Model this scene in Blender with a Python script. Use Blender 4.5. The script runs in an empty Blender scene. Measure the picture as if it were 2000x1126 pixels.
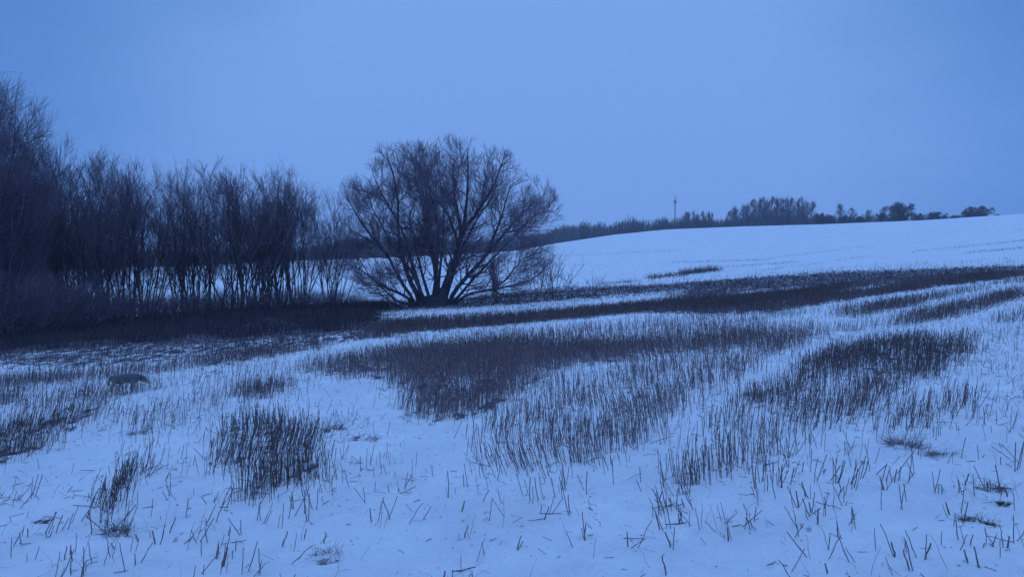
import bpy, bmesh, math, random
import numpy as np
from mathutils import Vector

rng = np.random.default_rng(7)
random.seed(7)
C = bpy.context.scene.collection
PI = math.pi

# ------------------------------------------------------------------ camera
EYE = 1.7
F = 1455.0                 # focal length in pixels of the 2000 px wide photograph
PITCH = math.atan(93 / F)  # looking slightly down
cam_d = bpy.data.cameras.new("camera")
cam = bpy.data.objects.new("camera", cam_d)
C.objects.link(cam)
cam_d.sensor_width = 36.0
cam_d.lens = 36.0 * F / 2000.0
cam_d.clip_start = 0.05
cam_d.clip_end = 6000
cam.location = (0, 0, EYE)
cam.rotation_euler = (PI / 2 - PITCH, 0, 0)
bpy.context.scene.camera = cam

# ------------------------------------------------------------------ world: overcast sky after sunset
SKY_LOW = (0.160, 0.325, 0.765)
SKY_HIGH = (0.315, 0.590, 1.24)
SKY_SIDE = (0.074, 0.214, 0.572)
w = bpy.data.worlds.new("World")
bpy.context.scene.world = w
w.use_nodes = True
nt = w.node_tree
nt.nodes.clear()
def wn(t): return nt.nodes.new(t)
out = wn("ShaderNodeOutputWorld"); bg = wn("ShaderNodeBackground")
tc = wn("ShaderNodeTexCoord")
sep = wn("ShaderNodeSeparateXYZ")
nt.links.new(tc.outputs["Generated"], sep.inputs[0])
ramp = wn("ShaderNodeValToRGB")          # by elevation
ramp.color_ramp.interpolation = 'B_SPLINE'
nt.links.new(sep.outputs["Z"], ramp.inputs["Fac"])
e = ramp.color_ramp.elements
def half(c): return (c[0] / 2, c[1] / 2, c[2] / 2, 1)      # a colour ramp clips at 1: half here, twice the strength below
e[0].position = 0.0; e[0].color = half(SKY_LOW)
e[1].position = 0.85; e[1].color = half(SKY_HIGH)
m1 = e.new(0.16); m1.color = half((0.185, 0.365, 0.82))
m2 = e.new(0.40); m2.color = half((0.182, 0.360, 0.81))
# the sky colour is palest above the middle of the field, darker to both sides
dot = wn("ShaderNodeVectorMath"); dot.operation = 'DOT_PRODUCT'
d0 = Vector((math.sin(math.radians(2)), math.cos(math.radians(2)), 0.10)).normalized()
dot.inputs[1].default_value = d0
nrm = wn("ShaderNodeVectorMath"); nrm.operation = 'NORMALIZE'
nt.links.new(tc.outputs["Generated"], nrm.inputs[0])
nt.links.new(nrm.outputs[0], dot.inputs[0])
nz = wn("ShaderNodeTexNoise"); nz.inputs["Scale"].default_value = 2.2; nz.inputs["Detail"].default_value = 3
mp = wn("ShaderNodeMapping"); mp.inputs["Scale"].default_value = (1, 1, 2.5)
nt.links.new(nrm.outputs[0], mp.inputs[0]); nt.links.new(mp.outputs[0], nz.inputs["Vector"])
nm = wn("ShaderNodeMath"); nm.operation = 'MULTIPLY_ADD'; nm.inputs[1].default_value = 0.14; 
nt.links.new(nz.outputs["Fac"], nm.inputs[0]); nt.links.new(dot.outputs["Value"], nm.inputs[2])
mr = wn("ShaderNodeMapRange"); mr.interpolation_type = 'SMOOTHSTEP'
mr.inputs["From Min"].default_value = 0.865; mr.inputs["From Max"].default_value = 1.04
nt.links.new(nm.outputs[0], mr.inputs["Value"])
# no side darkening high up
up = wn("ShaderNodeMapRange"); up.inputs["From Min"].default_value = 0.35; up.inputs["From Max"].default_value = 0.7
nt.links.new(sep.outputs["Z"], up.inputs["Value"])
mx = wn("ShaderNodeMath"); mx.operation = 'MAXIMUM'
nt.links.new(mr.outputs[0], mx.inputs[0]); nt.links.new(up.outputs[0], mx.inputs[1])
mixc = wn("ShaderNodeMix"); mixc.data_type = 'RGBA'
nt.links.new(mx.outputs[0], mixc.inputs[0])
mixc.inputs[6].default_value = half(SKY_SIDE)
nt.links.new(ramp.outputs["Color"], mixc.inputs[7])
nt.links.new(mixc.outputs[2], bg.inputs["Color"])
bg.inputs["Strength"].default_value = 2.0
nt.links.new(bg.outputs[0], out.inputs["Surface"])

sd = bpy.data.lights.new("cloud_glow_sun", 'SUN')
sd.energy = 0.12; sd.angle = math.radians(60); sd.color = (0.45, 0.62, 1.0)
so = bpy.data.objects.new("cloud_glow_sun", sd); C.objects.link(so)
so.rotation_euler = (math.radians(40), 0, math.radians(-10))

vs = bpy.context.scene.view_settings
vs.view_transform = 'Standard'; vs.look = 'None'; vs.exposure = 0.0; vs.gamma = 1.0
bpy.context.scene.view_settings.use_curve_mapping = False
bpy.context.scene.cycles.max_bounces = 6
bpy.context.scene.cycles.volume_bounces = 2
bpy.context.scene.cycles.use_denoising = True

# ------------------------------------------------------------------ noise and terrain
def _hash(ix, iy, s):
    n = (ix.astype(np.int64) * 374761393 + iy.astype(np.int64) * 668265263 + s * 1274126177) & 0xFFFFFFFF
    n = ((n ^ (n >> 13)) * 1274126177) & 0xFFFFFFFF
    return ((n ^ (n >> 16)) & 0xFFFF) / 65535.0
def vnoise(x, y, s=0):
    x = np.asarray(x, float); y = np.asarray(y, float)
    ix = np.floor(x); iy = np.floor(y); fx = x - ix; fy = y - iy
    fx = fx * fx * (3 - 2 * fx); fy = fy * fy * (3 - 2 * fy)
    a = _hash(ix, iy, s); b = _hash(ix + 1, iy, s); c = _hash(ix, iy + 1, s); d = _hash(ix + 1, iy + 1, s)
    return (a * (1 - fx) + b * fx) * (1 - fy) + (c * (1 - fx) + d * fx) * fy   # 0..1
def fbm(x, y, s=0, o=3):
    v = 0; a = 0.5; t = 0
    for k in range(o):
        v = v + a * vnoise(x * 2 ** k, y * 2 ** k, s + k); t += a; a *= 0.5
    return v / t

PXK = [-734, 0, 300, 500, 850, 1100, 1400, 2000, 2734]
DEK = [30, 38, 42, 48, 44, 50, 56, 50, 45]                 # metres to the far edge of the stubble field
RPX = [-734, 0, 150, 400, 600, 850, 1000, 1085, 1200, 1300, 1450, 1600, 1800, 2000, 2734]
RRW = [545, 530, 527, 518, 508, 499, 490, 475, 458, 448, 442, 438, 430, 417, 380]   # the ridge line of the snowy hill
def polar(X, Y):
    r = np.hypot(X, Y); th = np.degrees(np.arctan2(X, Y))
    thf = np.radians(np.clip(th, -50, 50))
    px = np.where(np.abs(th) <= 50, 1000 + F * np.tan(thf), 1000 + np.sign(th) * np.interp(np.abs(th), [50, 180], [1734, 0]))
    D = r * np.where(np.abs(th) <= 50, np.cos(thf), np.interp(np.abs(th), [50, 180], [math.cos(math.radians(50)), 1]))
    return r, px, D
def ground_z(X, Y):
    X = np.asarray(X, float); Y = np.asarray(Y, float)
    r, px, D = polar(X, Y)
    De = np.interp(px, PXK, DEK)
    Rr = np.interp(px, RPX, RRW)
    k = np.where(D > De, De / np.maximum(D, 1e-3), 1.0)
    Xe = X * k; Ye = Y * k
    zf = 0.055 * Xe - 0.038 * Ye
    Dr = 235.0
    zR = EYE - (Rr - 470) / F * Dr
    u = np.clip((D - De) / (Dr - De), 0, 1)
    g = u * (1.22 - 0.22 * u)
    z = zf + (zR - zf) * g
    dip = np.exp(-((D - De - 5) / 4.0) ** 2) * np.interp(px, [0, 900, 1300, 2000], [0.5, 0.4, 0.1, 0.0])
    z = z - dip
    z = z - 9.0 * (1 - np.exp(-np.maximum(D - Dr, 0) / 110.0))
    near = np.clip(1 - D / 60, 0, 1)
    z = z + near * (0.05 * (fbm(X * 0.35, Y * 0.35, 3) - 0.5)) * np.clip(r / 4, 0, 1)
    z = z + 0.5 * (fbm(X * 0.02, Y * 0.02, 9) - 0.5) * np.clip((D - 60) / 60, 0, 1) * np.clip((Dr - D) / 60, 0, 1)
    return z
def bump_z(X, Y):
    r = np.hypot(X, Y)
    f = np.clip(1.4 - r / 25, 0, 1)
    return f * (0.075 * (fbm(X * 2.2, Y * 2.2, 21) - 0.5) + 0.036 * (fbm(X * 9, Y * 9, 31, 2) - 0.5))
PRINTS = []
def prints_z(X, Y):
    z = np.zeros(np.shape(X))
    for x, y, a, b in PRINTS:
        m = (np.abs(X - x) < .3) & (np.abs(Y - y) < .3)
        if np.any(m):
            d = ((X[m] - x) ** 2 + (Y[m] - y) ** 2) / (a * a)
            z[m] += -b * np.exp(-d * d) + b * .35 * np.exp(-((np.sqrt(d) - 1.5) / .4) ** 2)
    return z
def gz(X, Y): return ground_z(X, Y) + bump_z(X, Y)

cp, sp = math.cos(PITCH), math.sin(PITCH)
def project(X, Y, Z):
    zc = Z - EYE
    fwd = Y * cp - zc * sp
    upv = Y * sp + zc * cp
    fwd = np.maximum(fwd, 0.05)
    return 1000 + F * X / fwd, 563 - F * upv / fwd
def at(px, py):
    """The ground point seen at a pixel of the photograph."""
    a = (px - 1000) / F; b = -(py - 563) / F
    dx, dy, dz = a, cp + b * sp, -sp + b * cp
    t = np.geomspace(1.5, 400, 4000)
    zz = EYE + dz * t - ground_z(dx * t, dy * t)
    i = np.argmax(zz < 0)
    if zz[i] >= 0: i = len(t) - 1
    return dx * t[i], dy * t[i]
def along(px, D):
    """Ground point in the direction of pixel column px at depth D."""
    X = (px - 1000) / F * D
    return X, D

def inpoly(px, py, poly):
    P = np.array(poly, float); n = len(P); r = np.zeros(px.shape, bool); j = n - 1
    for i in range(n):
        xi, yi = P[i]; xj, yj = P[j]
        c = ((yi > py) != (yj > py)) & (px < (xj - xi) * (py - yi) / (yj - yi + 1e-9) + xi)
        r ^= c; j = i
    return r
def strip(top, bot):
    return list(top) + list(bot)[::-1]

# where the combine left dense stubble, bare lanes and matted grass.  (outline, stalks per m2, litter 0..1, tone, grass per m2)
ZONES = [
 # centre dense patch and its long band to the right
 ([(560,716),(640,706),(700,693),(800,678),(900,668),(1000,664),(1150,668),(1300,664),(1430,652),(1560,642),(1700,632),(1720,640),(1600,655),(1560,668),(1420,682),(1300,700),(1240,706),(1110,715),(1050,745),(1000,780),(930,815),(870,828),(820,825),(785,795),(765,765),(768,732),(700,735),(640,734),(580,726)], 360, 0.42, 1.0, 0),
 # right dense patch
 ([(1590,692),(1664,664),(1741,654),(1878,646),(2010,641),(2010,652),(1925,664),(1884,694),(1820,742),(1750,735),(1690,730),(1640,740),(1560,742)], 420, 0.35, 0.65, 0),
 ([(1480,760),(1560,735),(1640,735),(1750,735),(1814,742),(1730,775),(1680,820),(1600,840),(1500,880),(1440,930),(1350,965),(1290,1005),(1262,960),(1320,900),(1360,840),(1400,790)], 235, 0.06, 0.85, 0),
 # medium sweep right of the centre patch
 ([(930,880),(960,810),(1010,785),(1110,720),(1290,700),(1500,668),(1600,655),(1600,672),(1500,700),(1400,762),(1300,830),(1240,880),(1150,905),(1040,930),(960,920)], 150, 0.03, 0.95, 0),
 # bright upper lane with thin stubble
 ([(700,680),(850,655),(1060,640),(1300,615),(1450,618),(1560,606),(1720,612),(1760,640),(1700,634),(1560,642),(1430,652),(1300,664),(1150,668),(1000,664),(900,668),(800,678)], 95, 0.03, 0.9, 0),
 # long dark band below the verge
 ([(735,630),(900,620),(1050,606),(1200,596),(1400,578),(1600,558),(1850,540),(2010,528),(2010,553),(1910,553),(1700,583),(1580,601),(1500,612),(1400,614),(1280,610),(1180,618),(1080,630),(950,643),(860,650),(735,662)], 330, 0.66, 0.75, 40),
 # bands between the snow lanes on the right
 ([(1610,606),(1700,592),(1910,563),(2010,556),(2010,556),(1910,571),(1820,593),(1730,613),(1660,622)], 330, 0.35, 0.8, 0),
 ([(1740,618),(1830,600),(1920,580),(2010,562),(2010,580),(1910,610),(1850,622),(1760,640)], 350, 0.35, 0.75, 0),
 ([(1950,618),(2010,598),(2010,632),(1940,632)], 260, 0.4, 0.7, 0),
 # left side
 ([(0,824),(60,806),(130,790),(205,774),(212,798),(180,815),(100,850),(70,880),(40,905),(-40,930),(-60,830)], 330, 0.45, 0.62, 0),
 ([(-60,762),(60,768),(160,760),(215,752),(330,750),(260,772),(205,775),(130,790),(60,806),(-60,826)], 220, 0.2, 0.75, 0),
 ([(-60,735),(120,728),(330,715),(440,705),(560,700),(560,716),(450,735),(320,742),(215,752),(60,762),(-60,762)], 190, 0.16, 0.8, 0),
 ([(300,722),(380,704),(520,682),(640,672),(640,684),(520,702),(400,716)], 260, 0.45, 0.7, 0),
 ([(436,748),(470,738),(545,740),(556,765),(552,775),(500,780),(440,768)], 360, 0.5, 0.8, 0),
 ([(300,790),(330,750),(436,748),(440,768),(380,850),(300,860)], 75, 0.03, 0.9, 0),
 ([(380,780),(440,768),(560,776),(560,800),(440,812)], 150, 0.05, 0.9, 0),
 ([(446,838),(470,818),(560,812),(598,830),(615,870),(612,930),(560,955),(520,978),(455,985),(442,900)], 310, 0.22, 0.6, 0),
 ([(210,800),(330,790),(370,830),(300,860),(230,850)], 95, 0.03, 0.9, 0),
 ([(598,830),(680,800),(740,850),(740,890),(640,910)], 35, 0.02, 1.0, 0),
 ([(195,1040),(212,935),(262,895),(285,920),(255,970),(240,1070)], 330, 0.05, 0.55, 0),
 ([(1730,900),(1745,820),(1800,785),(1865,750),(1885,785),(1840,835),(1785,890)], 330, 0.10, 0.6, 0),
 ([(1876,650),(2010,655),(2010,900),(1850,880),(1900,760)], 60, 0.0, 0.8, 0),
 ([(1480,880),(1700,850),(2010,880),(2010,1140),(1700,1140),(1500,960)], 44, 0.0, 0.8, 0),
 # bare lanes
 ([(1180,965),(1300,850),(1400,772),(1500,705),(1600,672),(1640,668),(1560,715),(1470,770),(1380,830),(1310,900),(1260,962)], 9, 0.0, 1.0, 0),
 ([(600,735),(765,735),(765,765),(785,795),(820,825),(870,828),(930,830),(930,880),(900,930),(740,930),(740,850),(680,800),(620,780)], 5, 0.0, 1.0, 0),
 ([(700,1000),(900,930),(1240,960),(1300,1010),(1400,1060),(1400,1130),(700,1130)], 16, 0.0, 0.9, 0),
 ([(-60,930),(40,905),(100,860),(230,860),(200,930),(0,960)], 8, 0.0, 0.9, 0),
]
# verge: (outline, litter, grass per m2, tone, height)
VERGE = [
 ([(690,575),(760,574),(1010,574),(1090,588),(1000,597),(880,603),(800,612),(690,606)], 0.85, 120, 0.5, 0.3),
 ([(-900,540),(0,556),(740,560),(800,590),(730,612),(790,624),(650,650),(500,660),(300,670),(150,678),(0,690),(-900,760)], 1.0, 150, 0.42, 0.34),
 ([(-900,760),(0,690),(150,678),(300,670),(500,660),(640,652),(735,635),(735,662),(640,672),(520,684),(380,702),(250,712),(120,722),(-200,725)], 0.52, 70, 0.6, 0.22),
 ([(735,560),(900,568),(1040,562),(1130,560),(1220,558),(1300,556),(1400,552),(1240,573),(1150,582),(1000,595),(880,603),(760,610)], 0.55, 80, 0.6, 0.20),
 ([(1200,568),(1300,556),(1400,546),(1600,532),(1850,522),(2010,516),(2010,530),(1850,541),(1600,559),(1400,579),(1200,586)], 0.62, 70, 0.6, 0.2),
 ([(735,608),(880,603),(1000,595),(1150,583),(1240,573),(1340,566),(1320,580),(1200,594),(1050,606),(900,620),(735,632)], 0.28, 25, 0.8, 0.15),
]
LANES = [  # snow-filled wheel tracks: centre line, width in the photograph
 ([(1500,612),(1580,603),(1700,583),(1910,553),(2010,540)], 6),
 ([(1440,628),(1560,622),(1650,628),(1730,613),(1820,593),(1910,571),(2010,551)], 8),
 ([(1560,668),(1700,654),(1850,630),(1910,616),(2010,584)], 11),
 ([(1380,580),(1514,565),(1655,556)], 3), ([(1592,576),(1700,560),(1820,546)], 3), ([(1700,560),(1900,538)], 2),
 ([(740,655),(860,651),(1000,638),(1150,627),(1300,613)], 9),
 ([(740,612),(900,606),(1010,600),(1160,590),(1300,576)], 7),
 ([(300,738),(450,717),(600,693),(700,674),(780,664)], 7),
 ([(0,727),(100,724)], 7),
 ([(1850,640),(2010,634)], 6),
]
def lane_mask(px, py, Y):
    m = np.zeros(px.shape, bool)
    for line, wd in LANES:
        l = np.array(line, float); y = np.interp(px, l[:, 0], l[:, 1]); hh = 0.13 * F / np.maximum(Y, 3)
        x0, x1 = l[0, 0], l[-1, 0]; tp = np.clip((px - x0) / (90 if x0 > 0 else 1), 0, 1) * (1 if x1 > 1990 else np.clip((x1 - px) / 90, 0, 1))
        wd = wd * tp * (.55 + .9 * vnoise(px / 33 + x0, py * 0 + 3, 8)); hh = hh * tp
        m |= (px > l[0, 0]) & (px < l[-1, 0] + 1) & (py > y - wd * .5) & (py < y + wd * .5 + hh)
    return m
def field_maps(X, Y, jit=0.0):
    """density of stalks, litter, tone at ground points (vectorised)."""
    wx = (fbm(X * 1.3, Y * 1.3, 41) - 0.5) * 1.1; wy = (fbm(X * 1.3, Y * 1.3, 51) - 0.5) * 1.1
    if jit:
        js = jit * np.clip(Y / 10, .5, 1.3); wx = wx + rng.normal(size=X.shape) * js; wy = wy + rng.normal(size=X.shape) * js * 1.5
    Xw = X + wx * np.clip(Y / 25, .33, 1.2); Yw = np.maximum(Y + wy * np.clip(Y / 25, .33, 1.2), 1)
    px, py = project(Xw, Yw, ground_z(Xw, Yw))
    dens = np.full(X.shape, 34.0) ; lit = np.zeros(X.shape); tone = np.full(X.shape, 0.9); grass = np.zeros(X.shape)
    dens = np.where(py < 700, 22.0, dens)
    for poly, d, l, t, g in ZONES:
        m = inpoly(px, py, poly)
        if d > 90: m &= inpoly(px, py - 0.07 * F / np.maximum(Y, 3) * (1 if Y.size else 1), poly)   # the stalks stand up from their foot
        dens[m] = d; lit[m] = l; tone[m] = t; grass[m] = g
    for poly, l, g, t, hh in VERGE:
        m = inpoly(px, py, poly)
        dens[m] = 12 if l < 0.4 else (0 if l > .9 else 25); lit[m] = l; tone[m] = t; grass[m] = g
    px0, py0 = project(X, Y + 0.0, ground_z(X, Y)); lm = lane_mask(px0 + (wx * 8), py0 + wy * 3, Y)
    dens[lm] = np.minimum(dens[lm], 42); lit[lm] = np.minimum(lit[lm], .10 + .30 * vnoise(X[lm] * .9, Y[lm] * .9, 93)); grass[lm] *= .15
    De = np.interp(polar(X, Y)[1], PXK, DEK)
    far = (Y > De + 7)
    dens[far] = 0; grass[far] = 0; lit[far] = 0
    return dens, lit, tone, grass

# ------------------------------------------------------------------ materials
def mat(name, build):
    m = bpy.data.materials.new(name); m.use_nodes = True
    n = m.node_tree; b = n.nodes["Principled BSDF"]
    build(n, b); return m
def mk(n, t, **k):
    x = n.nodes.new(t)
    for a, v in k.items():
        if a in x.inputs: x.inputs[a].default_value = v
        else: setattr(x, a, v)
    return x
def snow_mat():
    def f(n, b):
        L = n.links.new
        geo = mk(n, "ShaderNodeNewGeometry")
        at_ = mk(n, "ShaderNodeAttribute", attribute_name="litter")
        n1 = mk(n, "ShaderNodeTexNoise"); n1.inputs["Scale"].default_value = 3.0; n1.inputs["Detail"].default_value = 8; n1.inputs["Roughness"].default_value = 0.68
        mpn = mk(n, "ShaderNodeMapping"); mpn.inputs["Rotation"].default_value = (0, 0, math.radians(-40)); mpn.inputs["Scale"].default_value = (1.5, 0.6, 1)
        L(geo.outputs["Position"], mpn.inputs[0]); L(mpn.outputs[0], n1.inputs["Vector"])
        # litter shows where attribute exceeds the noise threshold
        rr = mk(n, "ShaderNodeMapRange"); rr.inputs["From Min"].default_value = 0.30; rr.inputs["From Max"].default_value = 0.70
        L(n1.outputs["Fac"], rr.inputs["Value"])
        sb = mk(n, "ShaderNodeMath", operation='SUBTRACT'); L(at_.outputs["Fac"], sb.inputs[0]); L(rr.outputs[0], sb.inputs[1])
        r2 = mk(n, "ShaderNodeMapRange"); r2.inputs["From Min"].default_value = -0.07; r2.inputs["From Max"].default_value = 0.07
        L(sb.outputs[0], r2.inputs["Value"])
        n2 = mk(n, "ShaderNodeTexNoise"); n2.inputs["Scale"].default_value = 14; n2.inputs["Detail"].default_value = 6
        L(geo.outputs["Position"], n2.inputs["Vector"])
        lit = mk(n, "ShaderNodeValToRGB"); L(n2.outputs["Fac"], lit.inputs[0])
        lit.color_ramp.elements[0].position = .3; lit.color_ramp.elements[0].color = (.060, .052, .068, 1)
        lit.color_ramp.elements[1].position = .75; lit.color_ramp.elements[1].color = (.19, .15, .18, 1)
        n3 = mk(n, "ShaderNodeTexNoise"); n3.inputs["Scale"].default_value = 1.1; n3.inputs["Detail"].default_value = 9; n3.inputs["Roughness"].default_value = .7
        L(geo.outputs["Position"], n3.inputs["Vector"])
        sn = mk(n, "ShaderNodeValToRGB"); L(n3.outputs["Fac"], sn.inputs[0])
        sn.color_ramp.elements[0].position = .3; sn.color_ramp.elements[0].color = (.72, .735, .77, 1)
        sn.color_ramp.elements[1].position = .7; sn.color_ramp.elements[1].color = (.91, .915, .925, 1)
        mxc = mk(n, "ShaderNodeMix", data_type='RGBA'); L(r2.outputs[0], mxc.inputs[0]); L(sn.outputs[0], mxc.inputs[6]); L(lit.outputs[0], mxc.inputs[7])
        L(mxc.outputs[2], b.inputs["Base Color"])
        b.inputs["Roughness"].default_value = 0.75; b.inputs["Specular IOR Level"].default_value = 0.15
        nb = mk(n, "ShaderNodeTexNoise"); nb.inputs["Scale"].default_value = 9; nb.inputs["Detail"].default_value = 9; nb.inputs["Roughness"].default_value = .65
        L(geo.outputs["Position"], nb.inputs["Vector"])
        ad = mk(n, "ShaderNodeMath", operation='MULTIPLY_ADD'); L(r2.outputs[0], ad.inputs[0]); ad.inputs[1].default_value = -0.5; L(nb.outputs["Fac"], ad.inputs[2])
        bp = mk(n, "ShaderNodeBump"); bp.inputs["Strength"].default_value = 0.8; bp.inputs["Distance"].default_value = 0.05
        L(ad.outputs[0], bp.inputs["Height"]); L(bp.outputs[0], b.inputs["Normal"])
    return mat("snow_ground", f)
def tone_mat(name, c0, c1, rough=0.85, scale=6.0):
    """colour between c0 and c1 from a per-strand random attribute and a noise, times the patch tone"""
    def f(n, b):
        L = n.links.new
        a = mk(n, "ShaderNodeAttribute", attribute_name="tone")
        geo = mk(n, "ShaderNodeNewGeometry")
        nz = mk(n, "ShaderNodeTexNoise"); nz.inputs["Scale"].default_value = scale; nz.inputs["Detail"].default_value = 4
        L(geo.outputs["Position"], nz.inputs["Vector"])
        mxx = mk(n, "ShaderNodeMix", data_type='RGBA'); mxx.inputs[6].default_value = (*c0, 1); mxx.inputs[7].default_value = (*c1, 1)
        L(nz.outputs["Fac"], mxx.inputs[0])
        sc = mk(n, "ShaderNodeVectorMath", operation='SCALE'); L(mxx.outputs[2], sc.inputs[0]); L(a.outputs["Fac"], sc.inputs["Scale"])
        L(sc.outputs[0], b.inputs["Base Color"])
        b.inputs["Roughness"].default_value = rough; b.inputs["Specular IOR Level"].default_value = 0.2
    return mat(name, f)
M_SNOW = snow_mat()
M_STALK = tone_mat("dry_straw", (.13, .115, .15), (.42, .29, .27), scale=22.0)
M_GRASS = tone_mat("dead_grass", (.14, .12, .15), (.26, .215, .26))
M_GREEN = tone_mat("winter_green", (.035, .055, .022), (.07, .09, .04))
M_BARK = tone_mat("willow_bark", (.060, .056, .075), (.12, .11, .145), scale=9)
M_TWIG = tone_mat("willow_twig", (.17, .13, .18), (.27, .21, .28))
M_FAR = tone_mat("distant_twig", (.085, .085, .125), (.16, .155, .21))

# ------------------------------------------------------------------ mesh helpers
def strands_data(P, R, k=3, tone=None):
    """P (N,n,3) centre lines, R (N,n) radii -> verts, quads, tone per vertex"""
    N, n, _ = P.shape
    T = np.empty_like(P)
    T[:, 1:-1] = P[:, 2:] - P[:, :-2]
    T[:, 0] = P[:, 1] - P[:, 0]; T[:, -1] = P[:, -1] - P[:, -2]
    ln = np.linalg.norm(T, axis=2, keepdims=True)
    bad = ln[:, :, 0] < 1e-9
    if bad.any():
        T[bad] = (P[:, -1] - P[:, 0])[np.where(bad)[0]]
        ln = np.linalg.norm(T, axis=2, keepdims=True)
    T /= np.maximum(ln, 1e-9)
    ref = np.where(np.abs(T[:, :1, 2:3]) > 0.8, np.array([[[1., 0, 0]]]), np.array([[[0, 0, 1.]]]))
    ref = np.broadcast_to(ref, T.shape)
    A = np.cross(T, ref); A /= np.maximum(np.linalg.norm(A, axis=2, keepdims=True), 1e-9)
    B = np.cross(T, A)
    ang = np.arange(k) * 2 * PI / k
    V = P[:, :, None, :] + R[:, :, None, None] * (np.cos(ang)[None, None, :, None] * A[:, :, None, :] + np.sin(ang)[None, None, :, None] * B[:, :, None, :])
    V = V.reshape(-1, 3)
    base = (np.arange(N) * n * k)[:, None, None]
    i = (np.arange(n - 1) * k)[None, :, None]; j = np.arange(k)[None, None, :]; j2 = (np.arange(k) + 1) % k; j2 = j2[None, None, :]
    q = np.stack([base + i + j, base + i + j2, base + i + k + j2, base + i + k + j], axis=-1).reshape(-1, 4)
    t = np.repeat(np.ones(N) if tone is None else tone, n * k)
    return V, q, t
def make_mesh(name, parts, material, smooth=True):
    V = np.concatenate([p[0] for p in parts]); T = np.concatenate([p[2] for p in parts])
    off = 0; Q = []
    for p in parts: Q.append(p[1] + off); off += len(p[0])
    Q = np.concatenate(Q)
    me = bpy.data.meshes.new(name)
    me.vertices.add(len(V)); me.vertices.foreach_set("co", V.astype(np.float32).ravel())
    me.loops.add(Q.size); me.loops.foreach_set("vertex_index", Q.astype(np.int32).ravel())
    me.polygons.add(len(Q)); me.polygons.foreach_set("loop_start", (np.arange(len(Q)) * 4).astype(np.int32))
    if smooth: me.polygons.foreach_set("use_smooth", np.ones(len(Q), bool))
    a = me.attributes.new("tone", 'FLOAT', 'POINT'); a.data.foreach_set("value", T.astype(np.float32))
    me.update(calc_edges=True)
    me.materials.append(material)
    return me
def link(name, data, parent=None, loc=None, rz=0):
    o = bpy.data.objects.new(name, data); C.objects.link(o)
    if parent: o.parent = parent
    if loc is not None: o.location = loc
    if rz: o.rotation_euler = (0, 0, rz)
    return o
def tag(o, label=None, cat=None, group=None, kind=None):
    if label: o["label"] = label
    if cat: o["category"] = cat
    if group: o["group"] = group
    if kind: o["kind"] = kind
    return o
def unit(v): return v / np.maximum(np.linalg.norm(v, axis=-1, keepdims=True), 1e-9)
def rnd_perp(T):
    r = rng.normal(size=T.shape); r -= (r * T).sum(-1, keepdims=True) * T
    return unit(r)
def grow(S, Dv, L, r0, r1, n, wander, upw):
    """polylines from S in direction Dv, length L"""
    N = len(S); P = np.empty((N, n + 1, 3)); P[:, 0] = S; d = unit(Dv)
    for i in range(n):
        d = unit(d + rng.normal(size=(N, 3)) * wander + np.array([0, 0, upw]))
        P[:, i + 1] = P[:, i] + d * (L / n)[:, None]
    t = np.linspace(0, 1, n + 1)[None]
    R = r0[:, None] * (1 - t) + r1[:, None] * t
    return P, R
def sprout(P, R, k, t0, t1, ang, lo, hi, taper_len=True):
    """k child starts per parent line"""
    N, n, _ = P.shape
    tt = (np.sort(rng.random((N, k)), axis=1) * (t1 - t0) + t0)
    f = tt * (n - 1); i = np.minimum(f.astype(int), n - 2); f = f - i
    ar = np.arange(N)[:, None]
    S = P[ar, i] * (1 - f[..., None]) + P[ar, i + 1] * f[..., None]
    T = unit(P[ar, i + 1] - P[ar, i]); r = R[ar, i] * (1 - f) + R[ar, i + 1] * f
    a = np.radians(ang[0] + rng.random((N, k)) * (ang[1] - ang[0]))[..., None]
    Dv = np.cos(a) * T + np.sin(a) * rnd_perp(T)
    L = lo + rng.random((N, k)) * (hi - lo)
    if taper_len: L = L * (1.15 - 0.55 * tt)
    return S.reshape(-1, 3), Dv.reshape(-1, 3), L.ravel(), r.ravel()
def clip_env(P, R, inside, n_it=2, jit=0.22):
    """shorten lines whose tips leave the crown"""
    S = P[:, :1]
    J = rng.normal(size=(len(P), 3)) * jit
    for _ in range(n_it):
        o = ~inside(P[:, -1] + J)
        if not o.any(): break
        P[o] = S[o] + (P[o] - S[o]) * 0.72
    o = inside(P[:, -1] + J)
    L = np.linalg.norm(P[:, -1] - P[:, 0], axis=1)
    keep = o & (L > 0.05)
    return P[keep], R[keep]

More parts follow.
